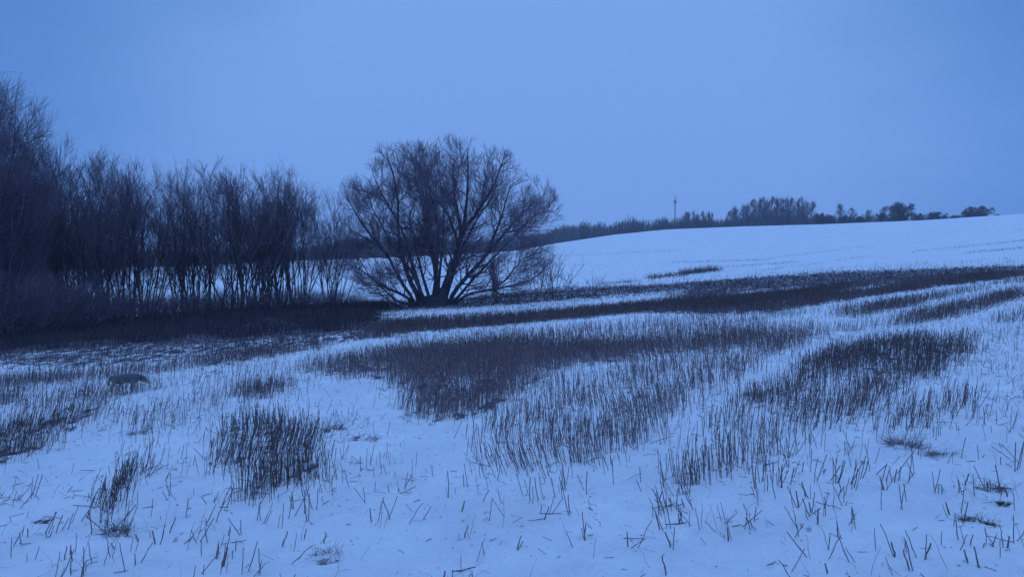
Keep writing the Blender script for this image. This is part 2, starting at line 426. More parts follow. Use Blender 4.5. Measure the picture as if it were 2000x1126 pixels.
# ------------------------------------------------------------------ ground sheet
def build_ground():
    th = np.concatenate([np.arange(-180, -48, 4.0), np.arange(-48, -38, .5), np.arange(-38, 38.01, 0.085), np.arange(38.5, 48, .5), np.arange(48, 180, 4.0)])
    r = np.concatenate([[0.0], np.geomspace(0.6, 3, 12), np.geomspace(3.05, 62, 560), np.geomspace(63, 260, 150), np.geomspace(265, 960, 40)])
    TH, Rr = np.meshgrid(np.radians(th), r, indexing='ij')
    X = Rr * np.sin(TH); Y = Rr * np.cos(TH)
    g = np.random.default_rng(3)
    def trail(p0, p1, step, a, b, wig):
        (x0, y0), (x1, y1) = at(*p0), at(*p1); L = math.hypot(x1 - x0, y1 - y0); n = int(L / step)
        nx, ny = -(y1 - y0) / L, (x1 - x0) / L
        for i in range(n):
            u = i / n; o = (1 if i % 2 else -1) * .045 + wig * math.sin(u * 5)
            PRINTS.append((x0 + (x1 - x0) * u + nx * o + g.normal() * .02, y0 + (y1 - y0) * u + ny * o + g.normal() * .03, a, b))
    trail((775, 960), (800, 770), .17, .040, .035, .08)
    trail((215, 768), (-20, 800), .19, .045, .035, .1)
    trail((1120, 1110), (1260, 880), .24, .05, .03, .12)
    trail((330, 760), (700, 745), .22, .05, .03, .12)
    for _ in range(260):
        yy = 3.6 + 8 * g.random(); PRINTS.append(((g.random() * 2 - 1) * .7 * yy, yy, .03 + .05 * g.random(), .012 + .018 * g.random()))
    Z = gz(X, Y) + prints_z(X, Y)
    lit = sum(field_maps(X.ravel(), np.maximum(Y.ravel(), -50), .45)[1] for _ in range(5)) / 5
    lit[Y.ravel() < 1.2] = 0
    lit = lit.reshape(X.shape)
    # soften the outlines of the litter
    for ax in (0, 1, 0, 1, 0, 1):
        lit = (np.roll(lit, 1, ax) + 2 * lit + np.roll(lit, -1, ax)) / 4
    # matted litter sits a little higher and rougher
    Z = Z + np.clip(lit, 0, 1) * 0.03 * fbm(X * 4, Y * 4, 77)
    nt_, nr = X.shape
    V = np.stack([X, Y, Z], -1).reshape(-1, 3)
    i = np.arange(nt_)[:, None]; j = np.arange(nr - 1)[None]; i2 = (i + 1) % nt_
    Q = np.stack([i * nr + j, i * nr + j + 1, i2 * nr + j + 1, i2 * nr + j], -1).reshape(-1, 4)[:, ::1]
    me = make_mesh("ground", [(V, Q, np.ones(len(V)))], M_SNOW)
    a = me.attributes.new("litter", 'FLOAT', 'POINT'); a.data.foreach_set("value", lit.astype(np.float32).ravel())
    o = link("ground", me); tag(o, kind="structure")
    return o
build_ground()

# ------------------------------------------------------------------ stubble and grass (uncountable part)
def frustum_points(dmax, y0, y1, lod):
    """uniform random ground points in the view wedge; lod(Y) thins them"""
    area = 0.86 * (y1 * y1 - y0 * y0)
    n = int(area * dmax)
    Y = np.sqrt(y0 * y0 + rng.random(n) * (y1 * y1 - y0 * y0))
    X = (rng.random(n) * 2 - 1) * 0.86 * Y
    k = rng.random(n) < lod(Y)
    return X[k], Y[k]
def snap_rows(X, Y, pitch=0.13, az=38, j=0.022):
    a = math.radians(az); nx, ny = math.cos(a), -math.sin(a)
    c = X * nx + Y * ny
    cs = np.round(c / pitch) * pitch + rng.normal(size=c.shape) * j
    return X + (cs - c) * nx, Y + (cs - c) * ny

def stalk_lines(X, Y, h, lean, n=2):
    Z = gz(X, Y) - 0.02
    N = len(X); az = rng.random(N) * 2 * PI
    d = np.stack([np.cos(az) * np.sin(lean), np.sin(az) * np.sin(lean), np.cos(lean)], -1)
    d[:, 0] += np.interp(X / np.maximum(Y, 1), [-.7, -.3, 0, .3, .7], [.36, .12, -.12, -.03, .10]) * np.where(lean < 1, 1, 0) * np.clip(8 / np.maximum(Y, 1), 0, 1) + (vnoise(X * .8, Y * .8, 88) - .5) * .5 * np.clip(8 / np.maximum(Y, 1), 0, 1)
    d = unit(d)
    S = np.stack([X, Y, Z], -1)
    P = np.empty((N, n + 1, 3)); P[:, 0] = S
    for i in range(n):
        d2 = unit(d + rng.normal(size=d.shape) * 0.05)
        P[:, i + 1] = P[:, i] + d2 * (h / n)[:, None]
    return P
NEAR_D = 5.5
def build_stubble():
    parts = []
    for (y0, y1, lod, k, n, rr) in ((3.2, 16, lambda Y: np.ones_like(Y), 4, 2, 1.0), (16, 60, lambda Y: (16 / Y) ** 1.1, 3, 1, 1.0)):
        X, Y = frustum_points(560, y0, y1, lod)
        X, Y = snap_rows(X, Y)
        dens, lit, tone, _ = field_maps(X, Y, .34)
        # clumpy
        cl = fbm(X * 3.1, Y * 3.1, 5); cl2 = vnoise(X * 0.9, Y * 0.9, 15)
        ca, sa = math.cos(math.radians(40)), math.sin(math.radians(40))
        U = X * ca - Y * sa; V = X * sa + Y * ca          # across and along the drilling direction
        st = fbm(U * 1.5, V * .16, 45, 3); st2 = fbm(U * .5, V * .07, 46, 2)
        p = dens / 420 * np.clip(0.35 + 1.5 * (cl - .2), 0.12, 1.9) * (0.6 + 0.8 * cl2) * np.clip(1 + 3.4 * (st - .5) + 2.2 * (st2 - .5) * np.clip(Y / 14, 0, 1), np.where(dens > 200, .5, .08), 2.0) * np.where(dens > 200, 1.45, 1.1) * .75
        keep = rng.random(len(X)) < p
        keep &= ~(Y < NEAR_D)
        X, Y, dens, tone = X[keep], Y[keep], dens[keep], tone[keep]
        N = len(X)
        h = np.where(dens > 90, 0.14 + 0.15 * rng.random(N), 0.06 + 0.17 * rng.random(N))
        lean = np.abs(rng.normal(size=N)) * np.where(dens > 90, 0.15, 0.32)
        fallen = rng.random(N) < np.where(dens > 90, 0.08, 0.25)
        lean[fallen] = 1.15 + 0.35 * rng.random(fallen.sum())
        P = stalk_lines(X, Y, h, lean, n)
        P[:, 1:, 2] = np.maximum(P[:, 1:, 2], (gz(X, Y) + 0.006)[:, None])
        r = (0.0016 + 0.0015 * rng.random(N)) * np.clip(Y / 14, 1, 2.6)
        R = np.repeat(r[:, None], n + 1, 1)
        t = tone * (0.45 + 0.8 * rng.random(N))
        parts.append(strands_data(P, R, k, t))
    X, Y = frustum_points(90, 3.6, 22, lambda Y: np.clip(10 / Y, 0, 1))
    dens, lit, tone, _ = field_maps(X, Y, .2)
    k = (rng.random(len(X)) < np.clip(dens / 200, .06, 1) * np.clip((fbm(X * 2.2, Y * 2.2, 71) - .42) * 6, 0, 1)); X, Y, tone = X[k], Y[k], tone[k]; N = len(X)
    a = rng.random(N) * 2 * PI; ln = .2 + 1.0 * rng.random(N)
    Dv = np.stack([np.cos(a) * np.sin(ln), np.sin(a) * np.sin(ln), np.cos(ln)], -1)
    P, R = grow(np.stack([X, Y, gz(X, Y) - .01], -1), Dv, .06 + .16 * rng.random(N), np.full(N, .0014), np.full(N, .0005), 4, .28, -.12)
    P[:, 1:, 2] = np.maximum(P[:, 1:, 2], (gz(X, Y) + .004)[:, None])
    parts.append(strands_data(P, R, 3, tone * (.7 + .8 * rng.random(N))))
    o = link("stubble", make_mesh("stubble", parts, M_STALK, smooth=False))
    tag(o, kind="stuff", label="dense rows of cut brown stubble standing across the snowy field", cat="stubble")
    # dead grass of the verge and the fringe below the trees
    parts = []
    for (y0, y1, lod) in ((12, 62, lambda Y: np.clip(22 / Y, 0, 1)),):
        X, Y = frustum_points(150, y0, y1, lod)
        dens, lit, tone, grass = field_maps(X, Y)
        cl = fbm(X * 1.6, Y * 1.6, 25)
        keep = rng.random(len(X)) < grass / 150 * np.clip((cl - .3) * 3.2, 0.0, 1.3)
        X, Y, tone, lit = X[keep], Y[keep], tone[keep], lit[keep]
        N = len(X)
        h = (0.10 + 0.30 * rng.random(N) ** 1.5) * np.where(lit > .9, 1.5, 0.75)
        lean = np.abs(rng.normal(size=N)) * 0.5
        P = stalk_lines(X, Y, h, lean, 2)
        P[:, 2, 2] -= h * 0.25 * rng.random(N)
        r = (0.004 + 0.004 * rng.random(N)) * np.clip(Y / 18, 1, 2.5)
        R = np.stack([r, r * .8, r * .2], 1)
        parts.append(strands_data(P, R, 3, tone * (0.5 + 0.9 * rng.random(N))))
    o = link("dead_grass", make_mesh("dead_grass", parts, M_GRASS, smooth=False))
    tag(o, kind="stuff", label="matted dead grass along the far edge of the field and below the trees", cat="grass")
build_stubble()

# small bits of chaff lying on the snow
def build_chaff():
    X, Y = frustum_points(75, 3.4, 18, lambda Y: np.ones_like(Y))
    k = rng.random(len(X)) < np.clip((fbm(X * 1.1, Y * 1.1, 61) - .3) * 2, 0.08, 1)
    X, Y = X[k], Y[k]; N = len(X)
    h = 0.008 + 0.08 * rng.random(N) ** 3.5
    P = stalk_lines(X, Y, h, np.full(N, 1.45), 1)
    P[:, :, 2] = gz(P[:, :, 0], P[:, :, 1]) + 0.003; P[:, 1, 2] += h * np.where(rng.random(N) < .45, rng.random(N) * 1.2, 0)
    R = np.repeat((0.0012 + 0.0022 * rng.random(N) ** 2)[:, None], 2, 1)
    o = link("straw_litter", make_mesh("straw_litter", [strands_data(P, R, 3, .5 + .6 * rng.random(N))], M_STALK, False))
    tag(o, kind="stuff", label="small scattered bits of straw lying on the snow", cat="straw")
build_chaff()

# ------------------------------------------------------------------ foreground stalks, one object each
def stalk_variant(i):
    kinds = i % 6
    r = 0.0021 + 0.0014 * rng.random()
    h = 0.2
    if kinds in (0, 1, 2):      # upright, a node and a cut end
        pts = [(0, 0, -.03), (0.002, 0, .07), (0.004 - .006 * rng.random(), 0.003, .14), (0.006 - .012 * rng.random(), 0.004, h), ]
        rad = [r, r, r * 1.0, r * .92]
    elif kinds == 3:            # broken over
        pts = [(0, 0, -.03), (.002, 0, .07), (.004, .002, .12), (.05 + .04 * rng.random(), .01, .10 - .04 * rng.random())]
        rad = [r, r, r, r * .8]
    elif kinds == 4:            # thick, short
        pts = [(0, 0, -.03), (0, 0, .04), (.002, 0, .08), (.004, .001, .12)]; rad = [r * 1.6, r * 1.6, r * 1.5, r * 1.45]
    else:                       # thin and tall
        pts = [(0, 0, -.03), (.01, 0, .09), (.012, .01, .18), (.03, .015, .27)]; rad = [r * .6, r * .55, r * .5, r * .35]
    # subdivide
    P = []; R = []
    for a in range(3):
        for s in (0, .5):
            P.append(np.array(pts[a]) * (1 - s) + np.array(pts[a + 1]) * s + rng.normal(size=3) * .0012); R.append(rad[a] * (1 - s) + rad[a + 1] * s)
    R[2] *= 1.25
    P.append(np.array(pts[3])); R.append(rad[3]); P.append(np.array(pts[3]) + [0, 0, -.0004]); R.append(0.0002)
    P = np.array(P)[None]; R = np.array(R)[None]
    parts = [strands_data(P, R, 6, np.array([0.45 + 0.35 * rng.random()]))]
    return make_mesh("stubble_stalk", parts, M_STALK)
VAR = [stalk_variant(i) for i in range(24)]
LBL = {0: ("straight upright straw stalk cut off short in the foreground snow", "upright stalks in the foreground"),
       1: ("broken straw stalk folded over near its top in the foreground snow", "broken stalks in the foreground"),
       2: ("short thick stalk stump poking out of the foreground snow", "thick stalk stumps in the foreground"),
       3: ("thin tall dry stem standing in the foreground snow", "thin tall stems in the foreground"),
       4: ("dark straw stalk leaning well over in the foreground snow", "leaning stalks in the foreground"),
       5: ("loose piece of straw lying flat on the foreground snow", "loose straws in the foreground")}
def build_foreground():
    X, Y = frustum_points(400, 3.75, NEAR_D, lambda Y: np.ones_like(Y))
    dens, lit, tone, _ = field_maps(X, Y)
    cl = fbm(X * 2.6, Y * 2.6, 8)
    p = dens / 400 * np.clip((cl - .33) * 4.2, 0.06, 2.6)
    k = rng.random(len(X)) < p
    X, Y = X[k], Y[k]
    # companions close by, as stems of one plant
    c = rng.random(len(X)) < .45
    X = np.concatenate([X, X[c] + rng.normal(size=c.sum()) * .025]); Y = np.concatenate([Y, Y[c] + rng.normal(size=c.sum()) * .025])
    px, py = project(X, Y, gz(X, Y))
    v = (px > -5) & (px < 2005) & (py < 1150)
    X, Y = X[v], Y[v]
    order = np.argsort(Y)
    first = order[:298]; rest = order[298:]
    for i in first:
        x, y = X[i], Y[i]; z = float(gz(x, y))
        u = rng.random()
        if u < .10: kind = 5
        elif u < .36: kind = 4
        elif u < .46: kind = 1
        elif u < .58: kind = 2
        elif u < .70: kind = 3
        else: kind = 0
        vi = {0: [0, 1, 2], 1: [3], 2: [4], 3: [5], 4: [0, 1, 2], 5: [0, 1, 2]}[kind]
        me = VAR[vi[int(rng.integers(len(vi)))] + 6 * int(rng.integers(4))]
        o = link("stubble_stalk", me, loc=(x, y, z))
        s = .42 + .55 * rng.random(); rz = rng.random() * 2 * PI
        if kind == 4:   lean = .35 + .5 * rng.random()
        elif kind == 5: lean = 1.5; o.location.z += .004 + .02 * s; s *= .6 + .4 * rng.random()
        else: lean = abs(rng.normal()) * .10
        if kind in (0, 2, 3): rz = rng.normal() * 1.0 + (0 if x < .3 * y * .2 else PI); lean += .10 + .12 * rng.random()
        if kind == 4: rz = rng.normal() * .9 + (0 if x < -.1 * y or rng.random() < .35 else PI)
        o.rotation_euler = (0, lean, rz); o.scale = (1, 1, 1) if False else (s ** .4, s ** .4, s)
        if kind == 5: o.location.z = z + .006
        tag(o, LBL[kind][0], "stalk", LBL[kind][1])
    X, Y = X[rest], Y[rest]; N = len(X)
    if N:
        h = .12 + .12 * rng.random(N); P = stalk_lines(X, Y, h, np.abs(rng.normal(size=N)) * .3, 2)
        R = np.repeat((.0022 + .0016 * rng.random(N))[:, None], 3, 1)
        o = link("sparse_stubble", make_mesh("sparse_stubble", [strands_data(P, R, 5, .4 + .6 * rng.random(N))], M_STALK, False))
        tag(o, kind="stuff", label="thin scattering of single cut stalks behind the nearest ones", cat="stubble")
    print("FOREGROUND", len(first), "rest", N)
build_foreground()

# ------------------------------------------------------------------ grass tufts
def tuft(px, py, size, height, n, m, label, tone=.7, curl=1.0):
    x, y = at(px, py); z = float(gz(x, y))
    a = rng.random(n) * 2 * PI; rr = np.sqrt(rng.random(n)) * size * .35
    S = np.stack([np.cos(a) * rr, np.sin(a) * rr, np.full(n, -.02)], -1)
    lean = .25 + .8 * rng.random(n) * curl
    Dv = np.stack([np.cos(a) * np.sin(lean), np.sin(a) * np.sin(lean), np.cos(lean)], -1)
    n_ = n; L = height * .72 * (.3 + .9 * rng.random(n))
    P, R = grow(S, Dv, L, np.full(n, .0018), np.full(n, .0005), 5, .30, -.20 * curl)
    P[:, 1:, 2] = np.maximum(P[:, 1:, 2], .004)
    o = link("grass_tuft", make_mesh("grass_tuft", [strands_data(P, R, 3, tone * (.5 + .9 * rng.random(n)))], m, False), loc=(x, y, z))
    tag(o, label, "grass tuft")
tuft(1912, 1016, .24, .13, 200, M_GREEN, "low dark green tuft spreading on the snow near the lower right corner", 1.0)
tuft(1925, 950, .26, .15, 200, M_GRASS, "rounded tuft of curled brown grass above the dark green tuft", .8, 1.3)
tuft(1962, 988, .10, .07, 90, M_GREEN, "tiny green tuft right beside the curled brown grass tuft", .9)
tuft(78, 1020, .14, .08, 220, M_GRASS, "small flat brown grass tuft in the snow at the lower left", .6, 1.2)
tuft(655, 838, .28, .24, 130, M_GRASS, "wispy brown grass tuft right of the dense left stubble patch", .8, .8)
tuft(715, 858, .34, .16, 170, M_GRASS, "sprawling low brown grass tuft on the bare snow left of centre", .8, 1.3)
tuft(1768, 872, .40, .28, 200, M_GRASS, "tall brown tuft among dark stubble at the right", .8, .6)
tuft(1845, 893, .28, .18, 160, M_GRASS, "loose pale grass tuft right of the tall brown tuft", .9, 1.2)
tuft(228, 1040, .22, .2, 120, M_GRASS, "upright dark grass tuft at the foot of the narrow stubble clump", .55, .5)
tuft(640, 1085, .26, .16, 120, M_GRASS, "thin brown grass tuft by the lower edge left of centre", .8, .8)
tuft(270, 850, .24, .2, 110, M_GRASS, "reddish brown wispy tuft below the animal", 1.0, .9)
tuft(1475, 772, .3, .2, 220, M_GRASS, "dense dark tuft in the middle of the bright lane at right", .55, .6)

# ------------------------------------------------------------------ trees
def tree_parts(trunk, crown, name, label, cat, group, loc, rz=0, sc=1.0, parts=("trunk", "crown")):
    root = link(name, None, loc=loc, rz=rz); root.scale = (sc, sc, sc); root.empty_display_size = .3
    tag(root, label, cat, group)
    link(parts[0], trunk, root); link(parts[1], crown, root)
    return root
def copy_tree(root, loc, rz, sc, label):
    r = root.copy(); C.objects.link(r); r.location = loc; r.rotation_euler = (0, 0, rz); r.scale = sc if isinstance(sc, tuple) else (sc,) * 3
    r["label"] = label
    for ch in root.children:
        c = ch.copy(); C.objects.link(c); c.parent = r
    return r

def hero_willow():
    K = 0.00995
    def L(*pts): return [((x - 735) * K, (965 - y) * K) for x, y in pts]
    # (line in the crown plane, base radius, depth the tip reaches, tip radius)
    limbs = [
     (L((640,960),(600,860),(560,740),(535,580),(535,430),(515,300),(490,200)), .17, -1.2),
     (L((660,960),(620,820),(575,700),(520,560),(455,430),(400,330),(370,240)), .13, 1.4),
     (L((700,960),(715,800),(695,650),(655,520),(640,400),(605,290),(600,190)), .15, .6),
     (L((735,970),(770,830),(815,700),(850,580),(878,430),(885,290),(880,150)), .21, -.4),
     (L((850,590),(905,520),(960,450),(1010,380),(1060,270),(1080,190)), .11, -1.6),
     (L((845,600),(830,480),(800,390),(790,300),(770,190)), .10, 1.3),
     (L((835,610),(780,500),(720,400),(670,310),(640,220)), .08, -1.5),
     (L((775,960),(840,850),(920,760),(1000,660),(1060,590),(1150,470),(1250,380)), .15, .9),
     (L((1055,590),(1150,570),(1240,510),(1330,480)), .06, .2),
     (L((1000,660),(1050,560),(1090,430),(1130,330)), .07, -1.4),
     (L((800,960),(900,900),(1010,880),(1120,855),(1220,820),(1290,770)), .09, -.9),
     (L((1010,880),(1100,800),(1160,730),(1250,680)), .05, 1.3),
     (L((600,950),(540,900),(450,860),(370,790),(270,745)), .10, -.8),
     (L((590,970),(480,930),(410,870),(330,860),(270,890)), .07, 1.0),
     (L((620,950),(560,850),(480,700),(400,600),(340,500),(290,400)), .11, -.5),
     (L((480,700),(400,640),(330,600),(260,560)), .05, .9),
     (L((690,960),(650,830),(620,700),(590,600),(560,510),(590,420),(600,330)), .10, 2.0),
     (L((760,960),(800,800),(850,660),(920,520),(990,430),(1040,330)), .12, 2.3),
     (L((720,960),(740,780),(760,600),(740,470),(720,370),(700,260)), .12, -2.4),
     (L((725,960),(745,700),(760,450),(738,300),(712,175)), .10, -.9),
     (L((560,740),(640,600),(670,560),(700,480)), .05, -.3),
     (L((545,560),(620,560),(670,600)), .04, .4),
     (L((560,985),(500,960),(430,900),(380,890)), .05, -1.6),
     (L((680,960),(600,800),(500,640),(430,480),(400,380)), .09, -2.2),
     (L((790,960),(930,800),(1080,640),(1180,560)), .09, -2.3),
    ]
    outl = np.array([(1380,540),(1380,440),(1310,320),(1240,280),(1160,240),(1080,140),(950,90),(780,80),(700,130),(640,110),(560,110),(420,140),(330,230),(250,300),(225,400),(225,560),(240,740),(300,900),(560,995),(850,990),(1150,930),(1290,860),(1345,700)], float)
    c0 = np.array([800., 520.])
    o2 = (outl - c0) * [K, -K]
    an = np.arctan2(o2[:, 1], o2[:, 0]); ra = np.hypot(o2[:, 0], o2[:, 1]); s = np.argsort(an); an = an[s]; ra = ra[s]
    cx, cz = (800 - 735) * K, (965 - 520) * K
    def inside(p):
        dx = p[:, 0] - cx; dz = p[:, 2] - cz; rr = np.hypot(dx, dz)
        Rm = np.interp(np.arctan2(dz, dx), an, ra, period=2 * PI)
        return ((rr / Rm) ** 2 + (p[:, 1] / 4.6) ** 2 < 1.0) & (p[:, 2] > .25)
    Pl, Rl = [], []
    n = 14
    for pts, r, dep in limbs:
        pts = np.array(pts); d = np.r_[0, np.cumsum(np.hypot(*np.diff(pts, axis=0).T))]; t = np.linspace(0, d[-1], n)
        x = np.interp(t, d, pts[:, 0]); z = np.interp(t, d, pts[:, 1]); u = t / d[-1]
        y = dep * u ** .9 + (rng.random() - .5) * .3 * (1 - u) + np.cumsum(rng.normal(size=n)) * .03
        Pl.append(np.stack([x + np.cumsum(rng.normal(size=n)) * .035, y, z + np.cumsum(rng.normal(size=n)) * .02], -1)); Rl.append(r * .78 * (1 - u) ** .9 + .012)
    P0 = np.array(Pl); R0 = np.array(Rl)
    P0[:, 0, 2] -= .3
    # the broad stool all the stems rise from
    b = np.array([[[-.35, .1, -.4], [-.3, .05, .05], [-.2, 0, .35], [-.12, 0, .6]], [[.15, 0, -.4], [.12, 0, .1], [.1, 0, .5], [.2, 0, .9]], [[-.9, 0, -.4], [-.8, 0, .0], [-.75, 0, .3], [-.8, 0, .5]]])
    br = np.array([[.85, .6, .42, .2], [.6, .45, .33, .22], [.5, .4, .28, .14]])
    trunk = make_mesh("trunk", [strands_data(P0, R0, 9, rng.random(len(P0)) * .3 + .75), strands_data(b, br, 12, np.full(3, .8))], M_BARK)
    parts = []
    def lev(P, R, k, t0, t1, ang, lo, hi, nseg, wander, upw, fr, rmin, sides, rtip):
        S, Dv, Ln, r = sprout(P, R, k, t0, t1, ang, lo, hi)
        Dv = Dv + unit(S - np.array([cx, 0, 1.0])) * .22      # outwards
        r0 = np.maximum(r * fr, rmin)
        P1, R1 = grow(S, Dv, Ln, r0, np.full(len(r0), rtip), nseg, wander, upw)
        P1, R1 = clip_env(P1, R1, inside, 2, .14)
        parts.append(strands_data(P1, R1, sides, rng.random(len(P1)) * .5 + .7))
        return P1, R1
    A, RA = lev(P0, R0, 16, .14, 1, (32, 72), 1.0, 2.6, 7, .15, .03, .5, .012, 5, .007)
    B, RB = lev(A, RA, 7, .15, 1, (25, 60), .6, 1.5, 5, .14, .04, .55, .008, 4, .005)
    Cc, RC = lev(B, RB, 6, .15, 1, (20, 55), .3, .8, 4, .10, .07, .6, .0050, 3, .0032)
    lev(Cc, RC, 2, .2, 1, (15, 40), .2, .55, 2, .1, .06, .6, .0038, 3, .0025)
    crown = make_mesh("crown", parts, M_TWIG, False)
    print("WILLOW polys", len(crown.polygons))
    x, y = at(858, 597)
    tree_parts(trunk, crown, "willow_tree", "huge bare spreading willow with many stems, largest tree left of the hill", "tree", None, (x, y, float(ground_z(x, y))))
hero_willow()

def multistem(H, W, nst, seed, splay=28, dense=1.0, base=.35, r=.075, t0a=.38, kb=5, kc=5, lf=1.0):
    global rng
    rng = np.random.default_rng(seed)
    a = rng.random(nst) * 2 * PI; q = rng.random(nst) ** .7
    S = np.stack([np.cos(a) * base * q, np.sin(a) * base * q, np.full(nst, -.3)], -1)
    ln = np.radians(splay) * q * (W / H) * 1.5
    Dv = np.stack([np.cos(a) * np.sin(ln), np.sin(a) * np.sin(ln), np.cos(ln)], -1)
    Ls = lf * H * (.98 - .18 * q) * (.85 + .15 * rng.random(nst))
    def inside(p):
        rr = np.hypot(p[:, 0], p[:, 1]) / (W / 2); zz = p[:, 2] / H
        top = np.clip((zz - .45) / .56, 0, 2)
        lim = np.where(zz < .45, .45 + .55 * np.clip(zz / .45, 0, 1) ** .6, np.sqrt(np.clip(1 - top ** 2.4, 0, 1)))
        lob = 1 + .12 * np.sin(3 * np.arctan2(p[:, 1], p[:, 0]) + seed) + .06 * np.sin(7 * np.arctan2(p[:, 1], p[:, 0]))
        return (rr < lim * lob) & (zz > .03)
    P0, R0 = grow(S, Dv, Ls, r * (.6 + .7 * rng.random(nst)), np.full(nst, .010), 12, .075, .006)
    parts0 = [strands_data(P0, R0, 6, .7 + .4 * rng.random(nst))]
    b = np.array([[[0, 0, -.5], [0, 0, -.05], [0, 0, .2]]]); parts0.append(strands_data(b, np.array([[base * 1.1, base, base * .35]]), 9, np.ones(1)))
    trunk = make_mesh("trunk", parts0, M_BARK)
    parts = []
    def lev(P, R, k, t0, t1, ang, lo, hi, nseg, wander, upw, fr, rmin, sides, rtip):
        S, Dv, Ln, rr = sprout(P, R, k, t0, t1, ang, lo, hi)
        P1, R1 = grow(S, Dv, Ln, np.maximum(rr * fr, rmin), np.full(len(rr), rtip), nseg, wander * 1.3, upw * .7)
        P1, R1 = clip_env(P1, R1, inside, 2, .13)
        parts.append(strands_data(P1, R1, sides, rng.random(len(P1)) * .5 + .7)); return P1, R1
    g = H / 9
    A, RA = lev(P0, R0, int(8 * dense), t0a, 1, (14, 40), 1.2 * g, 2.6 * g, 6, .09, .09, .5, .012, 4, .007)
    B, RB = lev(A, RA, kb, .12, 1, (15, 40), .6 * g, 1.5 * g, 4, .10, .08, .55, .007, 3, .0045)
    Cc, RC = lev(B, RB, kc, .1, 1, (15, 40), .3 * g, .85 * g, 3, .10, .08, .6, .0050, 3, .0032)
    crown = make_mesh("crown", parts, M_TWIG, False)
    return trunk, crown
ORD = ["first", "second", "third", "fourth", "fifth", "sixth", "seventh", "eighth", "ninth", "tenth", "eleventh", "twelfth", "thirteenth", "fourteenth", "fifteenth", "sixteenth", "seventeenth", "eighteenth", "nineteenth", "twentieth", "twenty first", "twenty second", "twenty third", "twenty fourth", "twenty fifth", "twenty sixth", "twenty seventh", "twenty eighth", "twenty ninth", "thirtieth"]
def build_row():
    protos = []
    # pixel column, depth, row of the crown top, width in m, variant
    spec = [(-140, 34, 230, 9, 0), (-10, 37, 315, 6.5, 1), (55, 39, 305, 6.4, 2), (112, 41, 280, 5.6, 3), (158, 43, 284, 6.0, 1), (210, 39, 296, 6.0, 0), (268, 42, 300, 5.8, 2),
            (352, 46, 330, 4.6, 3), (398, 47, 320, 5.6, 1), (470, 44, 304, 6.8, 2), (524, 46, 316, 6.2, 0), (574, 46, 342, 5.0, 1), (648, 52, 362, 4.4, 0)]
    H0 = 9.0
    for v in range(4):
        protos.append(multistem(H0, 5.2, 24 + v, 100 + v, splay=19, dense=.9, base=.75 + .1 * v, r=.036, t0a=.22, kb=5, kc=6, lf=.82))
    used = {}
    for i, (px, D, top, W, v) in enumerate(spec):
        x, y = along(px, D); z = float(ground_z(x, y))
        _, row0 = project(x, y, z)
        H = (row0 - top) * D / F * 1.17
        sc = (W / 5.2, W / 5.2, H / H0)
        lab = "bare many-stemmed tree in the left tree row, %s from the left edge" % ORD[i]
        rz = rng.random() * 2 * PI
        if v not in used:
            t, c = protos[v]
            used[v] = tree_parts(t, c, "bare_tree", lab, "tree", "bare trees in the row on the left", (x, y, z), rz)
            used[v].scale = sc
        else:
            copy_tree(used[v], (x, y, z), rz, sc, lab)
    # the taller tree whose crown leans in at the left edge
    t, c = multistem(14.4, 7.2, 26, 337, splay=33, dense=2.0, base=.5, r=.085, t0a=.25, kb=9, kc=6, lf=.74)
    x, y = along(-58, 31)
    tree_parts(t, c, "willow_tree", "tall dark tree whose crown leans in at the left edge above the tree row", "tree", None, (x, y, float(ground_z(x, y))))
build_row()

# undergrowth shrubs at the feet of the row
def shrub_mesh(H, W, n, seed, m=None, r=.012, thick=1.0):
    g = np.random.default_rng(seed)
    a = g.random(n) * 2 * PI; q = g.random(n) ** .6
    S = np.stack([np.cos(a) * W * .3 * q, np.sin(a) * W * .3 * q, np.full(n, -.08)], -1)
    ln = .15 + .55 * q
    Dv = np.stack([np.cos(a) * np.sin(ln), np.sin(a) * np.sin(ln), np.cos(ln)], -1)
    P, R = grow(S, Dv, H * (.6 + .45 * g.random(n)), np.full(n, r), np.full(n, r * .35), 6, .09, .02)
    parts = [strands_data(P, R, 4, .6 + .4 * g.random(n))]
    S, D2, L2, rr = sprout(P, R, 7, .25, 1, (20, 50), .18 * H, .4 * H)
    P1, R1 = grow(S, D2, L2, rr * .6, rr * .3, 3, .12, .05); parts.append(strands_data(P1, R1, 3, .6 + .4 * g.random(len(P1))))
    S, D2, L2, rr = sprout(P1, R1, 4, .2, 1, (20, 50), .08 * H, .2 * H)
    P2, R2 = grow(S, D2, L2, rr * .8, rr * .5, 2, .12, .05); parts.append(strands_data(P2, R2, 3, .6 + .4 * g.random(len(P2))))
    return make_mesh("bush", parts, m or M_TWIG, False)
